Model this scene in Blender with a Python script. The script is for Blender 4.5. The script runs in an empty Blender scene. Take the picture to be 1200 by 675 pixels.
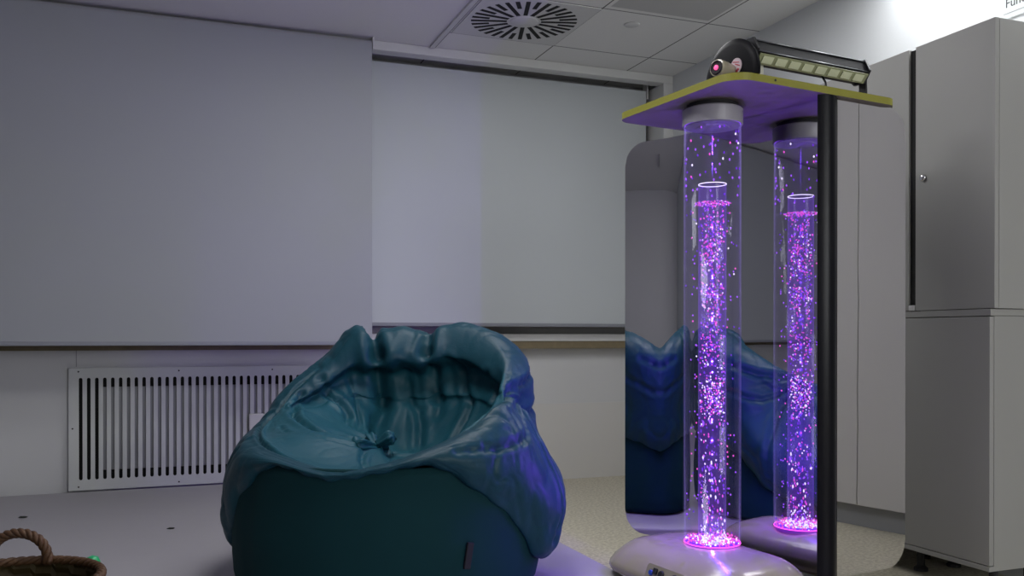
import bpy, bmesh, math, random
from mathutils import Vector, Matrix, noise
R = math.radians
PI = math.pi
random.seed(7)

# ------------------------------------------------------------------ camera, world, exposure, lights
scn = bpy.context.scene
COL = scn.collection
cam_d = bpy.data.cameras.new('camera')
cam = bpy.data.objects.new('camera', cam_d)
COL.objects.link(cam)
cam.location = (0, 0, 0.86)
cam.rotation_euler = (R(90 - 0.22), 0, R(-21))
cam_d.sensor_width = 36
cam_d.lens = 31.5
cam_d.shift_y = 62.5 / 1200
cam_d.clip_start = 0.05
scn.camera = cam
scn.view_settings.view_transform = 'Standard'
scn.view_settings.look = 'None'
scn.view_settings.exposure = 0.0
scn.view_settings.gamma = 1
scn.view_settings.use_curve_mapping = False
scn.cycles.use_denoising = True
scn.cycles.max_bounces = 14
scn.cycles.transparent_max_bounces = 24
scn.cycles.sample_clamp_indirect = 4.0
scn.cycles.caustics_reflective = False
scn.cycles.caustics_refractive = False

world = bpy.data.worlds.new('world')
scn.world = world
world.use_nodes = True
world.node_tree.nodes['Background'].inputs['Color'].default_value = (0.5, 0.55, 0.65, 1)
world.node_tree.nodes['Background'].inputs['Strength'].default_value = 0.05

def area_light(name, loc, rot, sx, sy, power, color, spread=180):
    d = bpy.data.lights.new(name, 'AREA')
    d.shape = 'RECTANGLE'; d.size = sx; d.size_y = sy
    d.energy = power; d.color = color; d.spread = R(spread)
    o = bpy.data.objects.new(name, d); COL.objects.link(o)
    o.location = loc; o.rotation_euler = rot
    return o

# ceiling luminaire close to the right wall; other panels are added, unseen fill
LAMP_WASH = (2.66, 2.42, 2.415)      # recessed wall washer over the cabinets
FILL_A = (0.55, 2.25, 2.415)         # added fill panel over the bean bag
FILL_B = (1.35, 3.28, 2.415)         # long panel added to brighten the blinds
FILL_D = (-3.0, 2.6, 2.415)          # small panel added to brighten what the left mirror shows
area_light('added_fill_light', (FILL_D[0], FILL_D[1], FILL_D[2] - 0.012), (0, 0, 0), 0.55, 0.55, 2.0, (0.96, 0.97, 1.0))
area_light('wall_washer_light', (LAMP_WASH[0], LAMP_WASH[1], LAMP_WASH[2] - 0.012), (0, 0, 0), 0.12, 0.9, 5.9, (0.97, 0.98, 1.0))
area_light('added_fill_light', (FILL_A[0], FILL_A[1], FILL_A[2] - 0.012), (0, 0, 0), 0.55, 0.55, 13.0, (0.98, 0.97, 1.0))
area_light('added_fill_light', (FILL_B[0], FILL_B[1], FILL_B[2] - 0.012), (0, 0, 0), 1.2, 0.45, 13.0, (0.98, 0.99, 1.0))

# ------------------------------------------------------------------ materials
def mat(name, color, rough=0.6, metal=0.0, spec=0.5, coat=0.0, bump=None, var=None, sheen=0.0):
    m = bpy.data.materials.new(name); m.use_nodes = True
    nt = m.node_tree; b = nt.nodes['Principled BSDF']
    b.inputs['Base Color'].default_value = (*color, 1)
    b.inputs['Roughness'].default_value = rough
    b.inputs['Metallic'].default_value = metal
    b.inputs['Specular IOR Level'].default_value = spec
    b.inputs['Coat Weight'].default_value = coat
    b.inputs['Sheen Weight'].default_value = sheen
    tc = nt.nodes.new('ShaderNodeTexCoord')
    if var:                                             # (scale, amount)
        n = nt.nodes.new('ShaderNodeTexNoise'); n.inputs['Scale'].default_value = var[0]; n.inputs['Detail'].default_value = 4
        nt.links.new(tc.outputs['Object'], n.inputs['Vector'])
        mx = nt.nodes.new('ShaderNodeMix'); mx.data_type = 'RGBA'
        a = var[1]
        mx.inputs['A'].default_value = (*[c * (1 - a) for c in color], 1)
        mx.inputs['B'].default_value = (*[min(1, c * (1 + a)) for c in color], 1)
        nt.links.new(n.outputs['Fac'], mx.inputs['Factor'])
        nt.links.new(mx.outputs['Result'], b.inputs['Base Color'])
    if bump:                                            # (scale, strength, distance)
        n = nt.nodes.new('ShaderNodeTexNoise'); n.inputs['Scale'].default_value = bump[0]; n.inputs['Detail'].default_value = 3
        nt.links.new(tc.outputs['Object'], n.inputs['Vector'])
        bp = nt.nodes.new('ShaderNodeBump'); bp.inputs['Strength'].default_value = bump[1]; bp.inputs['Distance'].default_value = bump[2]
        nt.links.new(n.outputs['Fac'], bp.inputs['Height'])
        nt.links.new(bp.outputs['Normal'], b.inputs['Normal'])
    return m

def emit(name, color, strength):
    m = mat(name, color, 0.4)
    b = m.node_tree.nodes['Principled BSDF']
    b.inputs['Emission Color'].default_value = (*color, 1)
    b.inputs['Emission Strength'].default_value = strength
    return m

M = {}
M['wall'] = mat('wall_paint', (0.60, 0.60, 0.61), 0.85, bump=(180, 0.15, 0.002), var=(2.0, 0.03))
M['wall_right'] = mat('right_wall_paint', (0.66, 0.68, 0.69), 0.8, bump=(180, 0.1, 0.002))
M['panel'] = mat('wall_board', (0.60, 0.605, 0.61), 0.55, var=(1.2, 0.04))
M['panel_low'] = mat('lower_wall_board', (0.62, 0.61, 0.59), 0.5, var=(1.2, 0.03))
M['trim'] = mat('white_trim', (0.62, 0.62, 0.61), 0.5)
M['wood_edge'] = mat('wood_edge', (0.20, 0.16, 0.09), 0.6, var=(30, 0.25))
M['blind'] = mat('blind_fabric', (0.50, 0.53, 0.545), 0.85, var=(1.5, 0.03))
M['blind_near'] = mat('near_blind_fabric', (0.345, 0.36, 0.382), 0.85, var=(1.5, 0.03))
M['bar'] = mat('blind_bar', (0.24, 0.25, 0.28), 0.6)
M['roller'] = mat('roller_tube', (0.34, 0.34, 0.36), 0.7)
M['frame_dark'] = mat('window_frame_grey', (0.28, 0.27, 0.26), 0.6)
M['grille'] = mat('grille_paint', (0.60, 0.62, 0.61), 0.45)
M['radiator'] = mat('radiator_enamel', (0.30, 0.31, 0.32), 0.5)
M['dark'] = mat('dark_void', (0.012, 0.012, 0.012), 0.9)
M['cabinet'] = mat('cabinet_laminate', (0.36, 0.36, 0.34), 0.5, var=(0.9, 0.04))
M['cupboard'] = mat('cupboard_laminate', (0.56, 0.55, 0.53), 0.5, var=(0.9, 0.03))
M['cabinet_in'] = mat('cabinet_inside', (0.004, 0.004, 0.004), 0.8)
M['chrome'] = mat('chrome', (0.7, 0.7, 0.7), 0.18, 1.0)
M['yellow'] = mat('yellow_edging', (0.27, 0.26, 0.03), 0.5)
M['shelf'] = mat('shelf_laminate', (0.22, 0.18, 0.165), 0.5)
M['white_plastic'] = mat('white_plastic', (0.40, 0.365, 0.26), 0.22, coat=0.3)
M['collar'] = mat('collar_plastic', (0.36, 0.35, 0.38), 0.4)
M['black'] = mat('black_metal', (0.012, 0.012, 0.014), 0.3, spec=0.5)
M['black_gloss'] = mat('black_gloss', (0.004, 0.004, 0.007), 0.30, spec=0.16)
M['disc_black'] = mat('disc_black', (0.004, 0.004, 0.005), 0.45, spec=0.08)
M['black_matte'] = mat('black_rubber', (0.02, 0.02, 0.022), 0.7)
M['heat_sink'] = mat('heat_sink', (0.012, 0.013, 0.015), 0.6, 0.0, spec=0.3)
M['rail'] = mat('rail_metal', (0.22, 0.23, 0.24), 0.3, 1.0)
M['led_tray'] = mat('led_tray', (0.28, 0.30, 0.16), 0.4)
M['led_lens'] = mat('led_lens', (0.66, 0.70, 0.46), 0.2, coat=0.5, bump=(300, 0.5, 0.002))
M['cream'] = mat('cream_plastic', (0.6, 0.6, 0.5), 0.5)
M['red'] = mat('red_print', (0.45, 0.04, 0.06), 0.5)
M['sticker'] = mat('sticker_paper', (0.55, 0.45, 0.48), 0.5)
M['poster'] = mat('poster_paper', (0.60, 0.64, 0.64), 0.5)
M['ink'] = mat('grey_ink', (0.05, 0.05, 0.055), 0.6)
M['mat_white'] = mat('play_mat_vinyl', (0.41, 0.395, 0.42), 0.55, bump=(14, 0.12, 0.006), var=(3, 0.04))
M['bag_body'] = mat('bag_canvas', (0.0035, 0.034, 0.040), 0.85, spec=0.2, bump=(700, 0.2, 0.001), var=(3, 0.12))
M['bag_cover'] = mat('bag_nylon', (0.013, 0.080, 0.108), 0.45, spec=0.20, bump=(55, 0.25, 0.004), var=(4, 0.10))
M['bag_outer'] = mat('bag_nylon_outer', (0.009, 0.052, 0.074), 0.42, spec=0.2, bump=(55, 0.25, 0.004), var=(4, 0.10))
M['tag'] = mat('black_tag', (0.004, 0.004, 0.008), 0.7)
M['wicker'] = mat('wicker', (0.095, 0.045, 0.018), 0.6, bump=(120, 0.5, 0.003), var=(60, 0.45))
M['splint'] = mat('wood_splint', (0.07, 0.05, 0.015), 0.6, bump=(60, 0.4, 0.003), var=(14, 0.4))
M['green'] = mat('green_plastic', (0.02, 0.42, 0.16), 0.3)
M['blue'] = mat('blue_plastic', (0.03, 0.09, 0.5), 0.3)
M['crumb'] = mat('crumb', (0.03, 0.035, 0.03), 0.8)
M['diffuser'] = emit('lamp_diffuser', (0.97, 0.98, 1.0), 8.0)
M['fill_diffuser'] = emit('fill_panel_diffuser', (1.0, 0.97, 0.95), 1.5)  # glow of the added ceiling fill panels
M['fill_pane'] = emit('fill_window_pane', (0.97, 0.99, 1.0), 7.5)  # glow of the added window, fill from behind the camera

# ceiling: square tiles with thin joints
def ceiling_mat():
    m = mat('ceiling_tiles', (0.56, 0.56, 0.55), 0.9)
    nt = m.node_tree; L = nt.links; b = nt.nodes['Principled BSDF']
    geo = nt.nodes.new('ShaderNodeNewGeometry'); sep = nt.nodes.new('ShaderNodeSeparateXYZ')
    L.new(geo.outputs['Position'], sep.inputs[0])
    def math_(op, a, b_=None, c=None):
        n = nt.nodes.new('ShaderNodeMath'); n.operation = op
        for i, v in enumerate((a, b_, c)):
            if v is None: continue
            if isinstance(v, (int, float)): n.inputs[i].default_value = v
            else: L.new(v, n.inputs[i])
        return n.outputs[0]
    def line(axis, off):
        s = math_('ADD', sep.outputs[axis], -off)
        f = math_('DIVIDE', s, 0.585)
        fr = math_('FRACT', math_('ADD', f, 40.0))
        d = math_('MINIMUM', fr, math_('SUBTRACT', 1.0, fr))
        return math_('LESS_THAN', d, 0.006)
    ln = math_('MAXIMUM', line(0, 1.35), line(1, 4.42))
    smooth_part = math_('LESS_THAN', sep.outputs[0], 1.34)
    ln = math_('MULTIPLY', ln, math_('SUBTRACT', 1.0, smooth_part))
    # one perforated, darker tile
    p = math_('MULTIPLY', math_('GREATER_THAN', sep.outputs[0], 1.96), math_('LESS_THAN', sep.outputs[0], 2.50))
    p = math_('MULTIPLY', p, math_('MULTIPLY', math_('LESS_THAN', sep.outputs[1], 3.80), math_('GREATER_THAN', sep.outputs[1], 3.27)))
    n = nt.nodes.new('ShaderNodeTexNoise'); n.inputs['Scale'].default_value = 160
    L.new(geo.outputs['Position'], n.inputs['Vector'])
    mx0 = nt.nodes.new('ShaderNodeMix'); mx0.data_type = 'RGBA'
    mx0.inputs['A'].default_value = (0.72, 0.72, 0.70, 1); mx0.inputs['B'].default_value = (0.80, 0.80, 0.78, 1)
    L.new(n.outputs['Fac'], mx0.inputs['Factor'])
    mx1 = nt.nodes.new('ShaderNodeMix'); mx1.data_type = 'RGBA'
    L.new(p, mx1.inputs['Factor']); L.new(mx0.outputs['Result'], mx1.inputs['A']); mx1.inputs['B'].default_value = (0.50, 0.50, 0.49, 1)
    mx2 = nt.nodes.new('ShaderNodeMix'); mx2.data_type = 'RGBA'
    L.new(ln, mx2.inputs['Factor']); L.new(mx1.outputs['Result'], mx2.inputs['A']); mx2.inputs['B'].default_value = (0.10, 0.10, 0.10, 1)
    L.new(mx2.outputs['Result'], b.inputs['Base Color'])
    return m
M['ceiling'] = ceiling_mat()

def floor_mat():
    m = mat('speckled_linoleum', (0.4, 0.38, 0.3), 0.45)
    nt = m.node_tree; L = nt.links; b = nt.nodes['Principled BSDF']
    tc = nt.nodes.new('ShaderNodeTexCoord')
    n1 = nt.nodes.new('ShaderNodeTexNoise'); n1.inputs['Scale'].default_value = 70; n1.inputs['Detail'].default_value = 5
    n2 = nt.nodes.new('ShaderNodeTexNoise'); n2.inputs['Scale'].default_value = 5
    vor = nt.nodes.new('ShaderNodeTexVoronoi'); vor.inputs['Scale'].default_value = 90
    for n in (n1, n2, vor): L.new(tc.outputs['Object'], n.inputs['Vector'])
    cr = nt.nodes.new('ShaderNodeValToRGB')
    cr.color_ramp.elements[0].position = 0.35; cr.color_ramp.elements[0].color = (0.42, 0.385, 0.29, 1)
    cr.color_ramp.elements[1].position = 0.65; cr.color_ramp.elements[1].color = (0.66, 0.62, 0.49, 1)
    L.new(n1.outputs['Fac'], cr.inputs[0])
    lt = nt.nodes.new('ShaderNodeMath'); lt.operation = 'LESS_THAN'; lt.inputs[1].default_value = 0.16
    L.new(vor.outputs['Distance'], lt.inputs[0])
    g = nt.nodes.new('ShaderNodeMath'); g.operation = 'MULTIPLY'; L.new(lt.outputs[0], g.inputs[0]); g.inputs[1].default_value = 0.55
    mx = nt.nodes.new('ShaderNodeMix'); mx.data_type = 'RGBA'
    L.new(g.outputs[0], mx.inputs['Factor']); L.new(cr.outputs[0], mx.inputs['A']); mx.inputs['B'].default_value = (0.20, 0.16, 0.10, 1)
    L.new(mx.outputs['Result'], b.inputs['Base Color'])
    return m
M['floor'] = floor_mat()

def mirror_mat(name, wave):
    m = mat(name, (0.86, 0.86, 0.88), 0.0, 1.0)
    nt = m.node_tree; b = nt.nodes['Principled BSDF']
    tc = nt.nodes.new('ShaderNodeTexCoord')
    mp = nt.nodes.new('ShaderNodeMapping'); mp.inputs['Scale'].default_value = (1, 1, 0.45)
    n = nt.nodes.new('ShaderNodeTexNoise'); n.inputs['Scale'].default_value = 7.0; n.inputs['Detail'].default_value = 1
    nt.links.new(tc.outputs['Object'], mp.inputs[0]); nt.links.new(mp.outputs[0], n.inputs['Vector'])
    bp = nt.nodes.new('ShaderNodeBump'); bp.inputs['Strength'].default_value = wave; bp.inputs['Distance'].default_value = 0.01
    nt.links.new(n.outputs['Fac'], bp.inputs['Height']); nt.links.new(bp.outputs['Normal'], b.inputs['Normal'])
    return m
M['mirror'] = mirror_mat('acrylic_mirror', 0.015)
M['mirror_side'] = mirror_mat('side_acrylic_mirror', 0.03)

# clear acrylic tube: see-through wall with mirror-like sheen; edge glow painted as emission
def acrylic(name, tint, glow, glow_strength, edge):
    m = bpy.data.materials.new(name); m.use_nodes = True
    nt = m.node_tree; L = nt.links; nt.nodes.clear()
    out = nt.nodes.new('ShaderNodeOutputMaterial')
    tr = nt.nodes.new('ShaderNodeBsdfTransparent'); tr.inputs[0].default_value = (*tint, 1)
    gl = nt.nodes.new('ShaderNodeBsdfGlossy'); gl.inputs['Roughness'].default_value = 0.06
    gl.inputs[0].default_value = (0.9, 0.9, 1, 1)
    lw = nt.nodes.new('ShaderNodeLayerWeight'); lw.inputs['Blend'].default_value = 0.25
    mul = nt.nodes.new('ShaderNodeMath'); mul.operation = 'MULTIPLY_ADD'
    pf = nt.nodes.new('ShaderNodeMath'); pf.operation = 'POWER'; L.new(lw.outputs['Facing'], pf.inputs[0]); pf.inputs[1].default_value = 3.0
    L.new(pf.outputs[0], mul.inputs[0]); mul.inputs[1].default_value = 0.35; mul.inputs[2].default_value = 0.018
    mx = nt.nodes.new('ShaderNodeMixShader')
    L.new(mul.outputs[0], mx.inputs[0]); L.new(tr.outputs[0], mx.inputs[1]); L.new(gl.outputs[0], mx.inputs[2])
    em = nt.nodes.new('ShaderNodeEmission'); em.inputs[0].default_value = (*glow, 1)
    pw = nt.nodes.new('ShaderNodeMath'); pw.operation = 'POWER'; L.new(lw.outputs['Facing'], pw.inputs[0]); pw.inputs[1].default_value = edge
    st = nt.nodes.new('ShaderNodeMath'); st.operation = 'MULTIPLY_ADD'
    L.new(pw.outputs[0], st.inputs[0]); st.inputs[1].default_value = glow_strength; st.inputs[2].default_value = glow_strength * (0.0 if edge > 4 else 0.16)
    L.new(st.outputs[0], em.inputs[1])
    ad = nt.nodes.new('ShaderNodeAddShader'); L.new(mx.outputs[0], ad.inputs[0]); L.new(em.outputs[0], ad.inputs[1])
    L.new(ad.outputs[0], out.inputs[0])
    m.cycles.emission_sampling = 'NONE'
    return m
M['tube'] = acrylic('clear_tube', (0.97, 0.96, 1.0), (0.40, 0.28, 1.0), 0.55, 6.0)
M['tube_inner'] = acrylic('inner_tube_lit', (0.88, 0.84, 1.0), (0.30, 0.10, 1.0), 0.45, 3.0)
def glow_mat(name, color, s):
    m = bpy.data.materials.new(name); m.use_nodes = True
    nt = m.node_tree; nt.nodes.clear()
    out = nt.nodes.new('ShaderNodeOutputMaterial'); em = nt.nodes.new('ShaderNodeEmission')
    em.inputs[0].default_value = (*color, 1); em.inputs[1].default_value = s
    nt.links.new(em.outputs[0], out.inputs[0])
    m.cycles.emission_sampling = 'NONE'
    return m
M['b_violet'] = glow_mat('bubble_violet', (0.36, 0.10, 1.0), 1.3)
M['b_pink'] = glow_mat('bubble_magenta', (1.0, 0.12, 0.75), 1.1)
M['b_white'] = glow_mat('bubble_white', (0.78, 0.70, 1.0), 1.7)
M['b_dim'] = glow_mat('bubble_dim_violet', (0.22, 0.05, 0.9), 0.8)
M['led_pink'] = glow_mat('led_magenta', (1.0, 0.08, 0.85), 2.2)
M['led_white'] = glow_mat('led_white', (0.85, 1.0, 0.95), 2.6)
M['led_violet'] = glow_mat('led_violet', (0.25, 0.04, 1.0), 1.2)
M['led_glow'] = glow_mat('led_centre', (0.75, 0.80, 1.0), 1.0)
M['lens_pink'] = emit('lens_glow', (1.0, 0.12, 0.35), 0.9)

# ------------------------------------------------------------------ helpers
def obj(name, bm, mats, parent=None, smooth=False, loc=None, rotz=None):
    me = bpy.data.meshes.new(name)
    bmesh.ops.recalc_face_normals(bm, faces=bm.faces[:])
    if smooth:
        for f in bm.faces: f.smooth = True
    bm.to_mesh(me); bm.free()
    if not isinstance(mats, (list, tuple)): mats = [mats]
    for m_ in mats: me.materials.append(m_)
    o = bpy.data.objects.new(name, me); COL.objects.link(o)
    if parent is not None: o.parent = parent
    if loc is not None: o.location = loc
    if rotz is not None: o.rotation_euler = (0, 0, rotz)
    if smooth == 'auto':
        pass
    return o

def auto(o, deg=35):
    me = o.data
    bm = bmesh.new(); bm.from_mesh(me)
    for f in bm.faces: f.smooth = True
    for e in bm.edges:
        if len(e.link_faces) == 2 and e.calc_face_angle(0) > R(deg): e.smooth = False
    bm.to_mesh(me); bm.free()
    return o

def thing(name, label, cat, loc=(0, 0, 0), rotz=0, group=None):
    o = bpy.data.objects.new(name, None); COL.objects.link(o)
    o.empty_display_size = 0.05
    o.location = loc; o.rotation_euler = (0, 0, rotz); o['label'] = label; o['category'] = cat
    if group: o['group'] = group
    return o

def tag(o, label, cat, group=None, kind=None):
    o['label'] = label; o['category'] = cat
    if group: o['group'] = group
    if kind: o['kind'] = kind
    return o

def struct(name, bm, m, parent=None):
    o = obj(name, bm, m, parent)
    if parent is None: o['kind'] = 'structure'
    return o

def box(bm, x0, x1, y0, y1, z0, z1, mi=0, bev=0.0, seg=2):
    r = bmesh.ops.create_cube(bm, size=1)
    vs = r['verts']
    for v in vs:
        v.co = Vector((x0 + (v.co.x + .5) * (x1 - x0), y0 + (v.co.y + .5) * (y1 - y0), z0 + (v.co.z + .5) * (z1 - z0)))
    fs = set(f for v in vs for f in v.link_faces)
    for f in fs: f.material_index = mi
    if bev:
        es = set(e for v in vs for e in v.link_edges)
        r2 = bmesh.ops.bevel(bm, geom=list(es), offset=bev, segments=seg, affect='EDGES', profile=0.5)
        for f in r2['faces']: f.material_index = mi
    return vs

def bx(*a, **k):
    bm = bmesh.new(); box(bm, *a, **k); return bm

def lathe(bm, prof, seg=48, origin=(0, 0, 0), axis=None, mi=0, cap=True):
    """prof: list of (r, z); axis: Matrix 3x3 rotating the z axis"""
    O = Vector(origin); rings = []
    for r, z in prof:
        if r < 1e-6:
            p = Vector((0, 0, z)); p = axis @ p if axis else p
            rings.append([bm.verts.new(O + p)])
        else:
            ring = []
            for i in range(seg):
                a = 2 * PI * i / seg
                p = Vector((r * math.cos(a), r * math.sin(a), z)); p = axis @ p if axis else p
                ring.append(bm.verts.new(O + p))
            rings.append(ring)
    for a, b in zip(rings, rings[1:]):
        n = max(len(a), len(b))
        for i in range(n):
            j = (i + 1) % n
            if len(a) == 1 and len(b) == 1: continue
            if len(a) == 1: f = bm.faces.new((a[0], b[i], b[j]))
            elif len(b) == 1: f = bm.faces.new((a[i], a[j], b[0]))
            else: f = bm.faces.new((a[i], a[j], b[j], b[i]))
            f.material_index = mi
    if cap:
        for ring in (rings[0], rings[-1]):
            if len(ring) > 2:
                try:
                    f = bm.faces.new(ring); f.material_index = mi
                except ValueError: pass

def tube(bm, pts, rad, seg=8, mi=0, closed=False):
    pts = [Vector(p) for p in pts]; n = len(pts); rings = []
    up = Vector((0, 0, 1)); prev = None
    for i, p in enumerate(pts):
        a = pts[(i - 1) % n] if (closed or i > 0) else p
        b = pts[(i + 1) % n] if (closed or i < n - 1) else p
        t = (b - a).normalized()
        if prev is None:
            x = t.cross(up)
            if x.length < 1e-3: x = t.cross(Vector((1, 0, 0)))
        else:
            x = prev - t * prev.dot(t)
        x.normalize(); prev = x; y = t.cross(x)
        r = rad(i / (n - 1)) if callable(rad) else rad
        rings.append([bm.verts.new(p + x * r * math.cos(2 * PI * k / seg) + y * r * math.sin(2 * PI * k / seg)) for k in range(seg)])
    rr = list(zip(rings, rings[1:])) + ([(rings[-1], rings[0])] if closed else [])
    for a, b in rr:
        for k in range(seg):
            f = bm.faces.new((a[k], a[(k + 1) % seg], b[(k + 1) % seg], b[k])); f.material_index = mi
    if not closed:
        for ring in (rings[0], rings[-1]):
            f = bm.faces.new(ring); f.material_index = mi

def prism(bm, outline, z0, z1, mi=0, side_mi=None):
    """outline in xy, extruded z0..z1"""
    lo = [bm.verts.new((x, y, z0)) for x, y in outline]; hi = [bm.verts.new((x, y, z1)) for x, y in outline]
    n = len(lo)
    f = bm.faces.new(lo); f.material_index = mi
    f = bm.faces.new(hi); f.material_index = mi
    for i in range(n):
        j = (i + 1) % n
        f = bm.faces.new((lo[i], lo[j], hi[j], hi[i])); f.material_index = mi if side_mi is None else side_mi

def round_rect(x0, x1, y0, y1, r, seg=10):
    """r: 4 radii for corners (x0y0, x1y0, x1y1, x0y1)"""
    if not isinstance(r, (list, tuple)): r = [r] * 4
    cs = [(x0, y0, 1, 1, PI, r[0]), (x1, y0, -1, 1, 1.5 * PI, r[1]), (x1, y1, -1, -1, 0, r[2]), (x0, y1, 1, -1, .5 * PI, r[3])]
    out = []
    for cx, cy, sx, sy, a0, rr in cs:
        if rr < 1e-5: out.append((cx, cy)); continue
        for k in range(seg + 1):
            a = a0 + k / seg * PI / 2
            out.append((cx + sx * rr + rr * math.cos(a), cy + sy * rr + rr * math.sin(a)))
    return out

def cr(p0, p1, p2, p3, t):
    return 0.5 * ((2 * p1) + (-p0 + p2) * t + (2 * p0 - 5 * p1 + 4 * p2 - p3) * t * t + (-p0 + 3 * p1 - 3 * p2 + p3) * t ** 3)

# ------------------------------------------------------------------ the room
H = 2.43            # ceiling
YB = 4.98           # window wall
XR = 2.83           # right wall
XL, YF, XA = -4.6, -2.8, 3.75
struct('floor', bx(XL - .1, XA + .1, YF - .1, YB + .1, -0.1, 0), M['floor'])
struct('ceiling', bx(XL - .1, XA + .1, YF - .1, YB + .1, H, H + .1), M['ceiling'])
struct('wall_back', bx(XL - .1, XR, YB, YB + .1, 0, H), M['panel'])
struct('wall_left', bx(XL - .1, XL, YF, YB, 0, H), M['wall'])
struct('wall_front', bx(XL - .1, XA + .1, YF - .1, YF, 0, H), M['wall'])
bm = bmesh.new()
box(bm, XR, XR + .12, 2.02, YB + .1, 0, H); box(bm, XR, XA + .1, 1.92, 2.02, 0, H); box(bm, XA, XA + .1, YF, 1.92, 0, H)
struct('wall_right', bm, M['wall_right'])
# white pelmet and jamb framing the window niche
bm = bmesh.new()
box(bm, 0.99, XR, 4.675, 4.755, 2.382, H - .0005, bev=.003); box(bm, 2.765, XR, 4.675, YB, 0.0, 2.382, bev=.002)
struct('trim_1', bm, M['trim'])
# unseen glowing window, added behind the camera as fill light
bm = bmesh.new(); box(bm, 1.15, 3.25, YF + .0005, YF + .03, .85, 2.33)
w2 = struct('added_fill_window', bm, M['trim'])
bm = bmesh.new(); box(bm, 1.2, 2.175, YF + .0302, YF + .034, .9, 2.28); obj('pane', bm, M['fill_pane'], w2)
bm = bmesh.new(); box(bm, 2.225, 3.2, YF + .0302, YF + .034, .9, 2.28); obj('pane', bm, M['fill_pane'], w2)
# plaster edge strip on the ceiling
bm = bmesh.new(); box(bm, 1.315, 1.34, YF, 4.66, H - .012, H - .0005)
struct('trim_2', bm, M['trim'])
# window frame and sill with its wooden edge
bm = bmesh.new(); box(bm, 0.2, 2.765, YB - .03, YB - .0005, 0.885, 2.36)
w = struct('window_1', bm, M['frame_dark'])
bm = bmesh.new(); box(bm, XL, 2.765, YB - .075, YB - .0005, 0.84, 0.884, bev=.004)
o = struct('window_sill', bm, M['trim'], w)
bm = bmesh.new(); box(bm, XL, 2.765, YB - .068, YB - .0005, 0.797, 0.8395)
struct('trim_3', bm, M['wood_edge'])
# wall boards under the sill
bm = bmesh.new(); box(bm, 1.25, 2.765, YB - .006, YB - .0005, 0.0, 0.462)
struct('trim_4', bm, M['panel_low'])
bm = bmesh.new(); box(bm, -0.432, -0.428, YB - .0015, YB - .0003, 0.715, 0.81)
struct('trim_5', bm, M['radiator'])

# ------------------------------------------------------------------ roller blinds
def blind(x0, x1, y, ztop, zbot, fm, label, roller_z, roller_r=0.019):
    t = thing('roller_blind', label, 'blind', ((x0 + x1) / 2, y, zbot), group='roller blinds over the windows')
    hw = (x1 - x0) / 2
    bm = bmesh.new()
    nx = 40; th = .0006; cols = []
    for i in range(nx + 1):
        x = -hw + 2 * hw * i / nx; w_ = .002 * math.sin(x * 2.1 + .6)
        cols.append([bm.verts.new((x, w_ - th, .012)), bm.verts.new((x, -th, ztop - zbot)), bm.verts.new((x, th, ztop - zbot)), bm.verts.new((x, w_ + th, .012))])
    for a, b in zip(cols, cols[1:]):
        for k in range(4): bm.faces.new((a[k], b[k], b[(k + 1) % 4], a[(k + 1) % 4]))
    bm.faces.new(cols[0]); bm.faces.new(cols[-1])
    auto(obj('blind_fabric', bm, fm, t), 40)
    bm = bmesh.new(); box(bm, -hw, hw, -.004, .003, 0, .020, bev=.002)
    auto(obj('bottom_bar', bm, M['bar'], t))
    bm = bmesh.new()
    ax = Matrix.Rotation(PI / 2, 3, 'Y')
    lathe(bm, [(0.0, -hw), (roller_r, -hw), (roller_r, hw), (0.0, hw)], 24, (0, roller_r, roller_z - zbot), ax)
    auto(obj('roller_tube', bm, M['roller'], t))
    for s in (-1, 1):
        bm = bmesh.new(); box(bm, s * hw - .002 + (.004 if s > 0 else -.008), s * hw + (.010 if s > 0 else -.002), -.012, .045, roller_z - zbot - .032, 2.4295 - zbot, bev=.002)
        obj('bracket', bm, M['trim'], t)
    return t
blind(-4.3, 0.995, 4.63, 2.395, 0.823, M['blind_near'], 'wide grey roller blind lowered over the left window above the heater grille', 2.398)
blind(0.88, 2.735, 4.835, 2.37, 0.925, M['blind'], 'grey roller blind under the white pelmet, ending above the bare sill', 2.352, 0.017)

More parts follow.
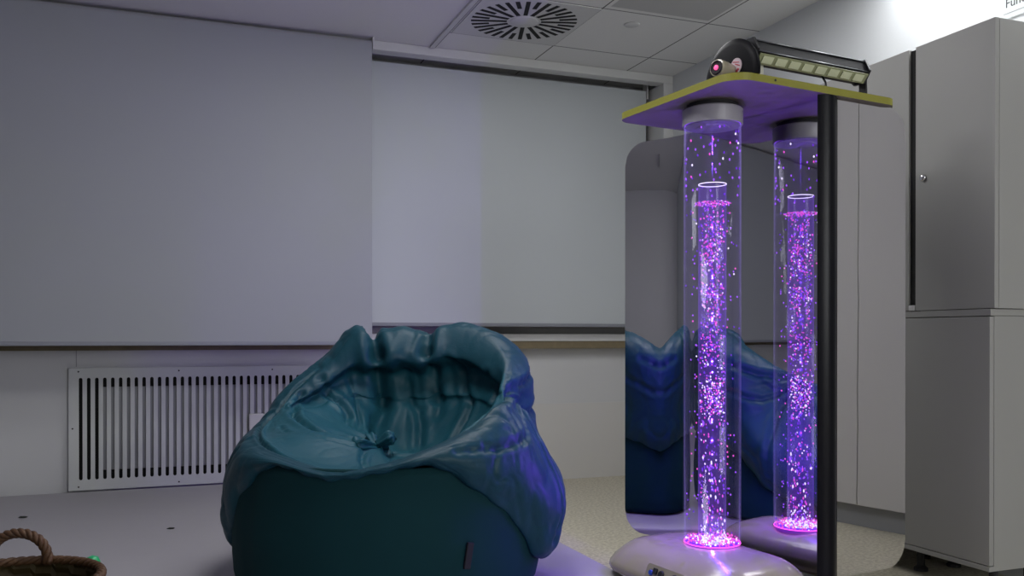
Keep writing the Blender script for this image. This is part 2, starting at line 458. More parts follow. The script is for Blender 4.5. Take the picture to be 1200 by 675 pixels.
# ------------------------------------------------------------------ heater grille in the wall
def slot_outline(cx, z0, z1, w, seg=5):
    r = w / 2; out = []
    for k in range(seg + 1):
        a = k / seg * PI; out.append((cx + r * math.cos(a), z1 - r + r * math.sin(a)))
    for k in range(seg + 1):
        a = PI + k / seg * PI; out.append((cx + r * math.cos(a), z0 + r + r * math.sin(a)))
    return out
GX0, GX1, GZ0, GZ1 = -0.463, 1.07, 0.097, 0.709
grl = thing('heater_grille', 'white slotted metal heater grille low on the wall behind the bean bag', 'grille', ((GX0 + GX1) / 2, YB - .03, GZ0))
def grille_plate():
    bm = bmesh.new()
    pitch = .0367; n = int((GX1 - GX0 - .09) / pitch) + 1
    z0, z1, w = 0.148, 0.660, 0.0165
    xs = [GX0 + .055 + pitch * i for i in range(n)]
    yF, yB = YB - .030, YB - .027
    def quad(pts):
        vs = [bm.verts.new((x, yF, z)) for x, z in pts]; bm.faces.new(vs)
    edges = [GX0] + [(a + b) / 2 for a, b in zip(xs, xs[1:])] + [GX1]
    for i, cx in enumerate(xs):
        a, b = edges[i], edges[i + 1]
        o_ = slot_outline(cx, z0, z1, w)
        h = len(o_) // 2
        top = o_[:h]; bot = o_[h:]
        # ring of quads between the cell border and the slot
        for k in range(h - 1):                                     # top arc (right to left)
            p, q = top[k], top[k + 1]
            quad([p, (b + (a - b) * k / (h - 1), GZ1), (b + (a - b) * (k + 1) / (h - 1), GZ1), q])
        for k in range(h - 1):
            p, q = bot[k], bot[k + 1]
            quad([p, (a + (b - a) * k / (h - 1), GZ0), (a + (b - a) * (k + 1) / (h - 1), GZ0), q])
        quad([top[-1], (a, GZ1), (a, GZ0), bot[0]])
        quad([bot[-1], (b, GZ0), (b, GZ1), top[0]])
    bmesh.ops.remove_doubles(bm, verts=bm.verts[:], dist=1e-5)
    r = bmesh.ops.extrude_face_region(bm, geom=bm.faces[:])
    for v in [g for g in r['geom'] if isinstance(g, bmesh.types.BMVert)]: v.co.y = yB
    # returned edges to the wall
    for a in ((GX0, GX0 + .002, GZ0, GZ1), (GX1 - .002, GX1, GZ0, GZ1), (GX0, GX1, GZ0, GZ0 + .002), (GX0, GX1, GZ1 - .002, GZ1)):
        box(bm, a[0], a[1], YB - .0275, YB - .001, a[2], a[3])
    bmesh.ops.translate(bm, verts=bm.verts[:], vec=-Vector(grl.location))
    return bm
obj('slotted_plate', grille_plate(), M['grille'], grl)
for xx in [GX0 + .045 + .47 * k for k in range(4)]:
    for zz in (GZ0 + .018, GZ1 - .018):
        bm = bmesh.new(); lathe(bm, [(0, -.0012), (.004, -.001), (.0042, .001), (0, .001)], 12, (xx - grl.location.x, -.0012, zz - GZ0), Matrix.Rotation(PI / 2, 3, 'X'))
        obj('screw', bm, M['black_matte'], grl)
bm = bmesh.new(); lathe(bm, [(0, -.0012), (.004, -.001), (.0042, .001), (0, .001)], 12, (GX0 + .018 - grl.location.x, -.0012, .31), Matrix.Rotation(PI / 2, 3, 'X'))
obj('screw', bm, M['black_matte'], grl)
# dark niche + radiator columns behind the plate
bm = bmesh.new(); box(bm, GX0 + .01 - grl.location.x, GX1 - .01 - grl.location.x, .024, .0285, .01, GZ1 - GZ0 - .01)
obj('back_plate', bm, M['dark'], grl)
bm = bmesh.new()
box(bm, -.63, .74, .016, .0235, .095, .515, bev=.003)
obj('radiator', bm, M['radiator'], grl)
# little white thermostat knob on the grille
bm = bmesh.new(); box(bm, .40 - grl.location.x - .0, .48 - grl.location.x, -.03, .0, .27, .36, bev=.006)
obj('thermostat', bm, M['trim'], grl)

# ------------------------------------------------------------------ ceiling fittings
dif = thing('ceiling_diffuser', 'round slotted air diffuser in a square ceiling tile', 'air vent', (1.645, 4.12, H))
bm = bmesh.new(); box(bm, -.285, .285, -.285, .285, -.006, -.0003, bev=.001); obj('face_plate', bm, M['trim'], dif)
bm = bmesh.new()
for k in range(32):
    a = 2 * PI * (k + .5) / 32
    r0, r1 = (.085, .262) if k % 2 == 0 else (.175, .262)
    c, s = math.cos(a), math.sin(a)
    w0 = .0105; w1 = .0105
    z = -.0062
    vs = []
    for (r, sw) in ((r0, -w0), (r1, -w1), (r1, w1), (r0, w0)):
        vs.append((r * c - sw * s, r * s + sw * c))
    lo = [bm.verts.new((x, y, z - .0012)) for x, y in vs]; hi = [bm.verts.new((x, y, z)) for x, y in vs]
    bm.faces.new(lo); bm.faces.new(hi)
    for i in range(4): bm.faces.new((lo[i], lo[(i + 1) % 4], hi[(i + 1) % 4], hi[i]))
obj('slots', bm, M['dark'], dif)
bm = bmesh.new(); lathe(bm, [(0, -.011), (.066, -.010), (.07, -.0075), (.07, -.005), (0, -.005)], 32); obj('centre_disc', bm, M['trim'], dif, True)
bm = bmesh.new(); lathe(bm, [(0, -.006), (.034, -.006), (.038, -.004), (.040, -.0003), (0, -.0003)], 32)
tag(obj('smoke_detector', bm, M['trim'], None, True, loc=(2.17, 3.98, H)), 'small round white detector on a ceiling tile', 'detector')
# the wall washer and the added fill panels
def unseen_ceiling_panel(name, label, c, hx, hy, m, cat='lamp'):
    lamp = thing(name, label, cat, (c[0], c[1], H))
    bm = bmesh.new(); box(bm, -hx - .02, hx + .02, -hy - .02, hy + .02, -.014, -.0005, bev=.003); obj('frame', bm, M['trim'], lamp)
    bm = bmesh.new(); box(bm, -hx, hx, -hy, hy, -.02, -.0142, bev=.001); obj('diffuser', bm, m, lamp)
unseen_ceiling_panel('wall_washer', 'narrow ceiling lamp washing the wall above the cabinets', LAMP_WASH, .06, .45, M['diffuser'])
unseen_ceiling_panel('unseen_ceiling_panel', 'square fill light panel added on the ceiling above the bean bag', FILL_A, .275, .275, M['fill_diffuser'])
unseen_ceiling_panel('unseen_ceiling_panel', 'square fill light panel added by the far end of the wide blind', FILL_D, .275, .275, M['fill_diffuser'])
unseen_ceiling_panel('unseen_ceiling_panel', 'long fill light panel added in front of the roller blinds', FILL_B, .60, .225, M['fill_diffuser'])

# ------------------------------------------------------------------ cabinets along the right wall
XC = 2.50
CZ = 0.955
def cabinet_upper(y0, y1, label, split=None, handle=None):
    t = thing('wall_cabinet', label, 'cabinet', (XC, (y0 + y1) / 2, CZ), group='grey cabinets along the right wall')
    hy = (y1 - y0) / 2
    bm = bmesh.new(); box(bm, .021, XR - XC - .003, -hy + .001, hy - .001, 0.001, .945, bev=.0015); obj('carcass', bm, M['cabinet'], t)
    bm = bmesh.new(); box(bm, 0, .0185, -hy, hy, .002, .945, bev=.0015); d = obj('door', bm, M['cabinet'], t)
    if handle is not None:
        bm = bmesh.new(); lathe(bm, [(0, -.012), (.006, -.012), (.0105, -.009), (.0125, -.004), (.0125, 0), (0, 0)], 24, (0, handle - (y0 + y1) / 2, 1.427 - CZ), Matrix.Rotation(PI / 2, 3, 'Y'))
        k = obj('lock', bm, M['chrome'], d, True); k['label'] = 'chrome round lock'
    return t
cabinet_upper(2.150, 2.480, 'grey upper cabinet with round chrome lock, at the near end of the row', handle=2.443)
cabinet_upper(2.512, 3.05, 'grey upper cabinet half hidden by the yellow edged shelf, beyond the black gap')
# dark filler with small white catch between the upper cabinets
bm = bmesh.new(); box(bm, XC + .01, XR - .003, 2.4815, 2.5105, CZ + .001, CZ + .94)
tag(obj('filler_strip', bm, M['cabinet_in']), 'black recessed strip between the two grey upper cabinets', 'filler')
bm = bmesh.new(); box(bm, XC - .004, XC + .009, 2.483, 2.509, CZ + .002, CZ + .022, bev=.003)
tag(obj('cabinet_catch', bm, M['trim']), 'small white catch at the foot of the black cabinet gap', 'catch')
def cabinet_lower(y0, y1, label):
    t = thing('base_cabinet', label, 'cabinet', (XC, (y0 + y1) / 2, 0), group='grey cabinets along the right wall')
    hy = (y1 - y0) / 2
    bm = bmesh.new(); box(bm, .021, XR - XC - .003, -hy + .001, hy - .001, .095, .932, bev=.001); box(bm, 0.0, .0208, -hy, hy, .095, .112, bev=.001)
    obj('carcass', bm, M['cabinet'], t)
    bm = bmesh.new(); box(bm, .0, .0185, -hy, hy, .1145, .930, bev=.0015); obj('door', bm, M['cabinet'], t)
    for yy in (-hy + .07, hy - .07):
        for xx in (.10, .26):
            bm = bmesh.new(); lathe(bm, [(0, 0), (.025, 0), (.025, .01), (.014, .02), (.014, .0948), (0, .0948)], 16, (xx, yy, 0)); obj('leg', bm, M['black_matte'], t)
    return t
cabinet_lower(2.168, 2.62, 'grey base cabinet standing on short legs, nearest end of the row')
cabinet_lower(2.624, 3.05, 'grey base cabinet behind the mirror panel, further along the row')
bm = bmesh.new(); box(bm, XC + .001, XR - .003, 2.166, 3.05, .933, CZ, bev=.001)
tag(obj('worktop', bm, M['cabinet']), 'thin grey board lying between base and upper cabinets', 'worktop')
# tall cupboard in the recess beyond (seen in the side mirror)
tc_ = thing('tall_cupboard', 'tall pale double door cupboard mirrored in the side panel', 'cupboard', (3.12, 1.0, 0))
bm = bmesh.new(); box(bm, .021, .60, -.88, .88, .10, 2.25, bev=.002); obj('carcass', bm, M['cupboard'], tc_)
bm = bmesh.new(); box(bm, .05, .60, -.87, .87, 0, .0995); obj('plinth', bm, M['radiator'], tc_)
for a, b in ((-.88, -.212), (-.21, .458), (.462, .88)):
    bm = bmesh.new(); box(bm, 0, .0195, a, b - .001, .105, 2.25, bev=.001); obj('door', bm, M['cupboard'], tc_)

# poster on the wall over the cabinets
pst = thing('wall_poster', 'white printed poster on the wall above the cabinets', 'poster', (XR - .001, 2.05, 2.01))
bm = bmesh.new(); box(bm, -.003, 0, -.012, .358, .0, .40); obj('sheet', bm, M['poster'], pst)
bm = bmesh.new(); box(bm, -.0036, -.003, -.012, .345, .018, .0205); obj('rule_line', bm, M['radiator'], pst)
cu = bpy.data.curves.new('lettering', 'FONT'); cu.body = 'Func'; cu.size = .044; cu.extrude = .0004
cu.materials.append(M['ink'])
tmp = bpy.data.objects.new('lettering_curve', cu); COL.objects.link(tmp)
bpy.context.view_layer.update()
me_ = bpy.data.meshes.new_from_object(tmp.evaluated_get(bpy.context.evaluated_depsgraph_get()))
bpy.data.objects.remove(tmp); me_.name = 'lettering'
tx = bpy.data.objects.new('lettering', me_); COL.objects.link(tx)
tx.parent = pst; tx.location = (-.0036, .338, .040); tx.rotation_euler = (PI / 2, 0, -PI / 2)

# ------------------------------------------------------------------ play mat
MT = 0.09
pm = thing('play_mat', 'large pale grey padded play mat covering the floor under the bean bag', 'mat', (0, 0, 0))
bm = bmesh.new(); box(bm, -4.3, 1.385, -1.2, 4.955, 0.0, MT, bev=.012, seg=3)
auto(obj('padding', bm, M['mat_white'], pm))

for (x, y, s, lab) in ((-0.581, 4.327, .012, 'tiny dark crumb on the mat above the basket'), (0.010, 3.862, .010, 'tiny dark fleck on the mat beside the bean bag')):
    bm = bmesh.new(); bmesh.ops.create_icosphere(bm, subdivisions=2, radius=1)
    for v in bm.verts:
        v.co *= 1 + .35 * noise.noise(v.co * 2 + Vector((x, y, 0)) * 9)
        v.co = Vector((v.co.x * s * 1.5, v.co.y * s * .8, (v.co.z + .8) * s * .35))
    tag(obj('crumb', bm, M['crumb'], None, True, loc=(x, y, MT)), lab, 'crumb')

# ------------------------------------------------------------------ mirror stand with the shelf
KX, KY = 1.832, 2.189
UROT = R(6.9)
st = thing('mirror_stand', 'free standing mirror stand with yellow edged top shelf and black corner post', 'mirror stand', (KX, KY, 0), UROT)
ZS = 1.595           # underside of shelf
ZB = 0.125
bm = bmesh.new()
ol = round_rect(-.345, .342, -.012, .575, [.075, .055, .055, .055])
prism(bm, ol, ZS, ZS + .022, 0, 1)
obj('shelf', bm, [M['shelf'], M['yellow']], st)
bm = bmesh.new(); lathe(bm, [(0, -.001), (.0035, -.001), (.0035, .001), (0, .001)], 12, (-.19, -.0125, ZS + .012), Matrix.Rotation(PI / 2, 3, 'X'))
obj('screw_hole', bm, M['black_matte'], st)

def sheet(bm, path, z0, z1, rad, thick):
    """path: list of (s, x, y, nx, ny) ; rounded far corners"""
    L_ = path[-1][0]; nz = 24; cols = []
    for (s, x, y, nx, ny) in path:
        ins = 0
        if s > L_ - rad: ins = rad - math.sqrt(max(0, rad ** 2 - (s - (L_ - rad)) ** 2))
        f = []; b = []
        for j in range(nz + 1):
            z = z0 + ins + (z1 - z0 - 2 * ins) * j / nz
            f.append(bm.verts.new((x, y, z))); b.append(bm.verts.new((x + nx * thick, y + ny * thick, z)))
        cols.append((f, b))
    for (f0, b0), (f1, b1) in zip(cols, cols[1:]):
        for j in range(nz):
            bm.faces.new((f0[j], f1[j], f1[j + 1], f0[j + 1])); bm.faces.new((b0[j], b0[j + 1], b1[j + 1], b1[j]))
        bm.faces.new((f0[0], b0[0], b1[0], f1[0])); bm.faces.new((f0[nz], f1[nz], b1[nz], b0[nz]))
    for (f, b) in (cols[0], cols[-1]):
        for j in range(nz): bm.faces.new((f[j], f[j + 1], b[j + 1], b[j]))

LM = 0.855; PH0 = R(6); BEND = R(17)
path = []; x = 0.0457; y = 0.022; n = 110; s = 0.0; ds = LM / n
for i in range(n + 1):
    phi = PH0 + BEND * min(1, max(0, (s - .56) / .14))
    path.append((s, x, y, math.cos(phi), math.sin(phi)))
    x -= math.sin(phi) * ds; y += math.cos(phi) * ds; s += ds
bm = bmesh.new(); sheet(bm, path, ZB, ZS - .001, .085, .005)
auto(obj('mirror_panel', bm, M['mirror'], st), 40)
path2 = [(.0825 + (.3906 - .0825) * i / 60, .0825 + (.3906 - .0825) * i / 60, .006, 0, 1) for i in range(61)]
bm = bmesh.new(); sheet(bm, path2, ZB, ZS - .001, .085, .005)
auto(obj('mirror_panel', bm, M['mirror_side'], st), 40)
# the black corner post, a shallow rounded profile
bm = bmesh.new()
ol = [(.006, .06), (.006, .012)] + [(.0 + .0825 * (k / 12), .008 - .020 * math.sin(PI * k / 12)) for k in range(13)] + [(.0825, .06)]
prism(bm, ol[1:], 0.0, ZS - .0005)
o = auto(obj('corner_post', bm, M['black_gloss'], st), 50)
bm = bmesh.new(); box(bm, .052, .0825, .06, .50, 1.50, ZS - .001)
obj('rear_bracket', bm, M['black'], st)
bm = bmesh.new(); box(bm, .020, .0825, .06, .50, 0.0, .115, bev=.003); obj('foot', bm, M['black'], st)

# ------------------------------------------------------------------ bubble lamp
TU, TV = 0.256, 0.195                     # along the mirror, away from it
ux, uy = math.sin(-UROT), math.cos(UROT)  # 'along the mirror' in world
TX = KX + ux * TU - math.cos(UROT) * TV
TY = KY + uy * TU - math.sin(UROT) * TV
bl = thing('bubble_lamp', 'tall clear bubble tube lamp glowing violet, standing before the mirror', 'bubble lamp', (TX, TY, 0), UROT)
ZT0, ZT1 = 0.212, 1.528
RT, RI = 0.089, 0.043
WZ = 1.285
# moulded base: x from the mirror (+.15) to -.275, y from -.34 to .30
def base_mesh():
    bm = bmesh.new()
    x0, x1, y0, y1 = -.252, .150, -.325, .290
    # (z, inset, corner radius) : recessed foot, straight skirt, broad shoulder, flat top
    prof = [(0.0, .060, .09), (.088, .058, .09), (.098, .030, .10), (.108, .006, .12), (.125, .0, .12), (.145, .002, .12), (.165, .010, .12), (.182, .024, .12), (.195, .044, .11), (.204, .070, .10), (.2095, .100, .08), (.2115, .135, .06)]
    rings = []
    for z, ins, rad in prof:
        pts = round_rect(x0 + ins, x1 - ins, y0 + ins, y1 - ins, max(.02, rad - ins * .3), 16)
        ring = []
        for X, Y in pts:
            drop = 0
            if z > .12:
                drop = .034 * max(0, (-X - .09) / .16) ** 1.6 + .012 * max(0, (-Y - .12) / .2) ** 1.5 + .006 * max(0, (Y - .1) / .2) ** 1.5
                drop *= min(1, (z - .12) / .06)
            ring.append(bm.verts.new((X, Y, z - drop)))
        rings.append(ring)
    seg = len(rings[0])
    for a, b in zip(rings, rings[1:]):
        for i in range(seg): bm.faces.new((a[i], a[(i + 1) % seg], b[(i + 1) % seg], b[i]))
    bm.faces.new(rings[0])
    c = bm.verts.new((0, -.0, ZT0 + .0003))
    for i in range(seg): bm.faces.new((rings[-1][i], rings[-1][(i + 1) % seg], c))
    return bm
auto(obj('base', base_mesh(), M['white_plastic'], bl), 60)
# control panel on the sloping outer shoulder of the base
tilt = Matrix.Rotation(R(22), 4, 'Y')
cpo = bpy.data.objects.new('control_panel', bpy.data.meshes.new('control_panel')); COL.objects.link(cpo)
cp = bmesh.new()
prism(cp, [(y_, z_) for y_, z_ in round_rect(-.09, .09, -.036, .030, .012)], 0, .008)
cp.to_mesh(cpo.data); cp.free(); cpo.data.materials.append(M['white_plastic']); cpo.parent = bl
cpo.location = (-.2385, -.072, .142)
cpo.rotation_euler = (0, R(-68), 0)
cpo.rotation_mode = 'QUATERNION'
# panel axes: local x -> along the base (y), local y -> up the slope, local z -> outwards
ox = Vector((0, -1, 0)); oz = Vector((-.93, 0, .37)).normalized(); oy = oz.cross(ox)
cpo.rotation_quaternion = Matrix((ox, oy, oz)).transposed().to_quaternion()
for (xx, yy, rr, mm, sh) in ((-.062, .004, .008, 'blue', 0), (-.044, .012, .009, 'black_matte', 1), (-.014, .008, .012, 'black_matte', 0), (.050, .004, .018, 'black_matte', 0)):
    bm = bmesh.new()
    if sh: box(bm, xx - rr, xx + rr, yy - rr, yy + rr, .0082, .013, bev=.001)
    else: lathe(bm, [(0, .0155), (rr * .85, .015), (rr, .012), (rr, .0082), (0, .0082)], 24, (xx, yy, 0))
    obj('button', bm, M[mm], cpo)
# tubes
def pipe(r, z0, z1, th):
    bm = bmesh.new(); lathe(bm, [(r, z0), (r, z1), (r - th, z1), (r - th, z0), (r, z0)], 64, cap=False); return bm
obj('clear_tube', pipe(RT, ZT0, ZT1 + .002, .003), M['tube'], bl, True)
bm = bmesh.new(); lathe(bm, [(RI, ZT0), (RI, 1.345)], 48, cap=False)
obj('inner_tube', bm, M['tube_inner'], bl, True)
bm = bmesh.new(); tube(bm, [(RI * math.cos(2 * PI * k / 48), RI * math.sin(2 * PI * k / 48), 1.345) for k in range(48)], .0014, 6, closed=True)
obj('inner_rim', bm, M['b_white'], bl, True)
# collar under the shelf
bm = bmesh.new(); lathe(bm, [(.086, ZT1 + .004), (.0925, ZT1), (.094, ZT1 + .004), (.094, ZT1 + .048), (.090, ZT1 + .052), (0, ZT1 + .052)], 64, cap=False)
auto(obj('collar', bm, M['collar'], bl), 40)
bm = bmesh.new(); lathe(bm, [(0, ZT1 + .0522), (.080, ZT1 + .0522), (.080, ZS - .0005), (0, ZS - .0005)], 48)
obj('cap', bm, M['black_matte'], bl)
bm = bmesh.new(); tube(bm, [(.0845 * math.cos(2 * PI * k / 64), .0845 * math.sin(2 * PI * k / 64), ZT1 + .004) for k in range(64)], .0022, 6, closed=True)
obj('lit_ring', bm, M['led_violet'], bl, True)
bm = bmesh.new(); lathe(bm, [(0, ZT1 - .006), (.050, ZT1 - .006), (.052, ZT1 - .004), (.085, ZT1 - .002), (.085, ZT1 + .03), (0, ZT1 + .03)], 64)
auto(obj('end_plug', bm, M['collar'], bl), 40)
# the LED seat at the foot of the tube
bm = bmesh.new(); lathe(bm, [(0, ZT0 + .002), (.040, ZT0 + .002)], 48, cap=False, mi=0); lathe(bm, [(.040, ZT0 + .002), (.086, ZT0 + .0015)], 48, cap=False, mi=1)
tube(bm, [(.087 * math.cos(2 * PI * k / 64), .087 * math.sin(2 * PI * k / 64), ZT0 + .003) for k in range(64)], .0018, 6, mi=2, closed=True)
obj('led_disc', bm, [M['led_glow'], M['led_violet'], M['led_pink']], bl)
# rising bubbles and droplets; their emission stands in for scattered LED light
def blob(bm, x, y, z, r, h, mi):
    r_ = bmesh.ops.create_icosphere(bm, subdivisions=1, radius=1)
    for v in r_['verts']: v.co = Vector((x + v.co.x * r, y + v.co.y * r, z + v.co.z * h))
    for f in set(f for v in r_['verts'] for f in v.link_faces): f.material_index = mi
random.seed(11)
bm = bmesh.new()
clumps = [(1.25, .025, 60), (1.17, .035, 130), (1.10, .03, 90), (1.005, .018, 130), (.93, .04, 70), (.83, .04, 90), (.69, .03, 190), (.63, .025, 80), (.45, .08, 50), (.33, .06, 40), (.26, .03, 50)]
pick = lambda w: random.choices(range(4), w)[0]
def put(z, rmax, w, rr):
    a = random.uniform(0, 2 * PI); q = rmax * math.sqrt(random.random())
    r = random.uniform(*rr); blob(bm, q * math.cos(a), q * math.sin(a), z, r, r * random.uniform(1, 2.8 if z < .6 else 1.5), pick(w))
for z, s_, n in clumps:
    for _ in range(n):
        zz = min(WZ, max(ZT0 + .01, random.gauss(z, s_)))
        put(zz, RI - .004, (4, 4, 1 if zz > .8 else 3, 2), (.0014, .0030))
for _ in range(150):
    zz = ZT0 + (WZ - ZT0) * random.random()
    put(zz, RI - .003, (4, 2, 1 if zz > .8 else 3, 3), (.0018, .0036))
for _ in range(230):                                   # wider water between the tubes
    zz = ZT0 + (WZ - ZT0) * random.random()
    a = random.uniform(0, 2 * PI); q = random.uniform(RI + .003, RT - .006)
    blob(bm, q * math.cos(a), q * math.sin(a), zz, .0024, .0032, pick((4, 2, .3, 4)))
for _ in range(60):                                    # drops on the wall above the water
    zz = random.uniform(WZ + .01, ZT1)
    a = random.uniform(0, 2 * PI); q = RT - .005
    blob(bm, q * math.cos(a), q * math.sin(a), zz, .0028, .0045, pick((5, 1, .3, 3)))
for _ in range(380):                                   # froth at the foot
    a = random.uniform(0, 2 * PI); q = .083 * math.sqrt(random.random())
    r = random.uniform(.0018, .0040)
    blob(bm, q * math.cos(a), q * math.sin(a), ZT0 + .005 + random.random() * .012, r, r, pick((1, 4 if q > .04 else 2, 5 if q < .06 else 1, 0)))
for _ in range(170):                                   # froth at the water surface
    a = random.uniform(0, 2 * PI); q = RI + .010 if random.random() < .5 else RI * math.sqrt(random.random())
    q += random.uniform(-.004, .004)
    blob(bm, q * math.cos(a), q * math.sin(a), WZ + random.uniform(-.0018, .0018), .0022, .0015, pick((2, 5, .4, 0)))
bb = obj('bubbles', bm, [M['b_violet'], M['b_pink'], M['b_white'], M['b_dim']], bl, True)
bb['kind'] = 'stuff'
bm = bmesh.new(); lathe(bm, [(RI + .001, WZ), (RT - .004, WZ)], 64, cap=False)
obj('water_surface', bm, M['tube'], bl)
# its light: unseen point lights added to stand in for the glowing column
for k in range(9):
    zz = .25 + k * .115
    d = bpy.data.lights.new('column_light', 'POINT'); d.energy = 3.5 if 1 < k < 8 else 1.1 if k < 2 else .6; d.color = (0.22, 0.06, 1.0); d.shadow_soft_size = 0.0
    o = bpy.data.objects.new('column_light', d); COL.objects.link(o); o.parent = bl; o.location = (0, 0, zz)

# ------------------------------------------------------------------ things on the shelf
ZTOP = ZS + .022
def unit(lx, ly, lz):
    c, s_ = math.cos(UROT), math.sin(UROT)
    return (KX + lx * c - ly * s_, KY + lx * s_ + ly * c, lz)
# LED light bar along the front edge
lb = thing('light_bar', 'black light bar with a row of pale square lenses on the shelf', 'light bar', unit(-.235, .03, ZTOP), UROT)
BL = .455
def zq(z): return .046 + (z - .022) * .76
bm = bmesh.new()
# section (y, z): lens face looks down and to the front
sec = [(.006, .030), (.036, .030), (.050, .050), (.048, .094), (.028, .108), (-.004, .108), (-.018, .064)]
sec = [(a, zq(b)) for a, b in sec]
lo = [bm.verts.new((0.0, a, b)) for a, b in sec]; hi = [bm.verts.new((BL, a, b)) for a, b in sec]
bm.faces.new(lo); bm.faces.new(hi)
for i in range(len(sec)): bm.faces.new((lo[i], lo[(i + 1) % len(sec)], hi[(i + 1) % len(sec)], hi[i]))
for k in range(5):                                       # cooling ribs on the upper back
    yy = .000 + k * .010
    box(bm, .006, BL - .006, yy, yy + .003, zq(.102), zq(.114) - abs(k - 2) * .001)
obj('housing', bm, M['heat_sink'], lb)
bm = bmesh.new(); tube(bm, [(.0, -.0205, zq(.062)), (BL, -.0205, zq(.062))], .0024, 8); tube(bm, [(.0, -.006, zq(.109)), (BL, -.006, zq(.109))], .0024, 8)
obj('edge_rail', bm, M['rail'], lb, True)
# lens tray: a thin slab on the slanted lower face
a0, a1 = Vector((0, -.018, .030)), Vector((0, .030, .018))
dv = (a1 - a0).normalized(); nv = Vector((0, -dv.z, dv.y)) * -1
if nv.z > 0: nv = -nv
f0, f1 = Vector((0, -.021, .058)), Vector((0, -.020, .024))
bm = bmesh.new()
def slab(bm, p, q, x0, x1, th, mi=0):
    d = (q - p).normalized(); nn = Vector((0, d.z, -d.y))
    if nn.y > 0: nn = -nn
    vs = []
    for xx in (x0, x1):
        for pt in (p, q, q + nn * th, p + nn * th): vs.append(bm.verts.new((xx, pt.y, pt.z)))
    for idx in ((0, 1, 2, 3), (4, 5, 6, 7), (0, 1, 5, 4), (1, 2, 6, 5), (2, 3, 7, 6), (3, 0, 4, 7)):
        bm.faces.new([vs[i] for i in idx])
P0, P1 = Vector((0, -.0235, zq(.053))), Vector((0, -.002, zq(.021)))
slab(bm, P0, P1, .004, BL - .004, .004)
obj('lens_tray', bm, M['led_tray'], lb)
for k in range(8):
    x0 = .012 + k * (BL - .024) / 8
    d_ = P1 - P0; n_ = Vector((0, d_.z, -d_.y)).normalized()
    if n_.y > 0: n_ = -n_
    bm = bmesh.new(); slab(bm, P0 + d_ * .14 + n_ * .0042, P0 + d_ * .82 + n_ * .0042, x0 + .006, x0 + .046, .003)
    obj('lens', bm, M['led_lens'], lb)
# end plates and the foot bracket
for xx in (-.008, BL):
    bm = bmesh.new()
    ol = [(-.004, .022), (.036, .022), (.053, .046), (.051, .100), (.028, .117), (-.008, .117), (-.027, .068)]
    ol = [(a, zq(b)) for a, b in ol]
    lo = [bm.verts.new((xx, a, b)) for a, b in ol]; hi = [bm.verts.new((xx + .008, a, b)) for a, b in ol]
    bm.faces.new(lo); bm.faces.new(hi)
    for i in range(len(ol)): bm.faces.new((lo[i], lo[(i + 1) % len(ol)], hi[(i + 1) % len(ol)], hi[i]))
    obj('end_plate', bm, M['black'], lb)
bm = bmesh.new()
prof = [(-.004, .07), (.024, .07), (.022, .03), (.028, .008), (.040, 0.0), (-.014, 0.0), (-.006, .012)]
lo = [bm.verts.new((BL + .0085, b_, c_)) for b_, c_ in prof]; hi = [bm.verts.new((BL + .0145, b_, c_)) for b_, c_ in prof]
bm.faces.new(lo); bm.faces.new(hi)
for i in range(len(prof)): bm.faces.new((lo[i], lo[(i + 1) % 7], hi[(i + 1) % 7], hi[i]))
box(bm, BL - .004, BL + .032, -.012, .04, 0, .004, bev=.001)
obj('foot_bracket', bm, M['black_matte'], lb)
bm = bmesh.new(); tube(bm, [(.30, .02, .050), (.292, .0, .028), (.275, -.018, .008), (.255, -.028, .0035)], .0032, 8)
obj('cable', bm, M['black_matte'], lb, True)
bm = bmesh.new(); box(bm, .028, .046, .006, .026, 0, .056, bev=.002); k_ = obj('spacer_block', bm, M['cream'], lb); k_['label'] = 'cream block under the bar'

# effect projector: white barrel with glowing lens and a big black disc
ep = thing('effect_projector', 'white barrel projector with glowing pink lens and black effect disc', 'projector', unit(-.262, .075, ZTOP), UROT)
ax = Matrix.Rotation(PI / 2, 3, 'Y')
bm = bmesh.new(); lathe(bm, [(0, -.011), (.094, -.011), (.108, -.008), (.115, -.002), (.115, .004), (.108, .010), (.094, .013), (0, .013)], 64, (0.0, .016, .010), ax)
bmesh.ops.bisect_plane(bm, geom=bm.verts[:] + bm.edges[:] + bm.faces[:], plane_co=(0, 0, 0.0005), plane_no=(0, 0, 1), clear_inner=True)
bmesh.ops.holes_fill(bm, edges=[e for e in bm.edges if e.is_boundary])
auto(obj('effect_disc', bm, M['disc_black'], ep), 30)
bm = bmesh.new(); lathe(bm, [(0, -.0018), (.023, -.0018), (.023, .001), (0, .001)], 32, (-.0118, -.016, .038), ax)
sk = obj('sticker', bm, M['sticker'], ep); sk['label'] = 'round pale sticker with red print'
bm = bmesh.new()
for (ya, za, yb, zb, w_) in ((-.030, .046, -.004, .052, .0026), (-.032, .036, -.014, .044, .0032), (-.028, .028, -.018, .020, .006), (-.010, .022, -.002, .030, .0024)):
    tube(bm, [(-.0140, ya, za), (-.0140, yb, zb)], w_ * .5, 6)
obj('print', bm, M['red'], sk)
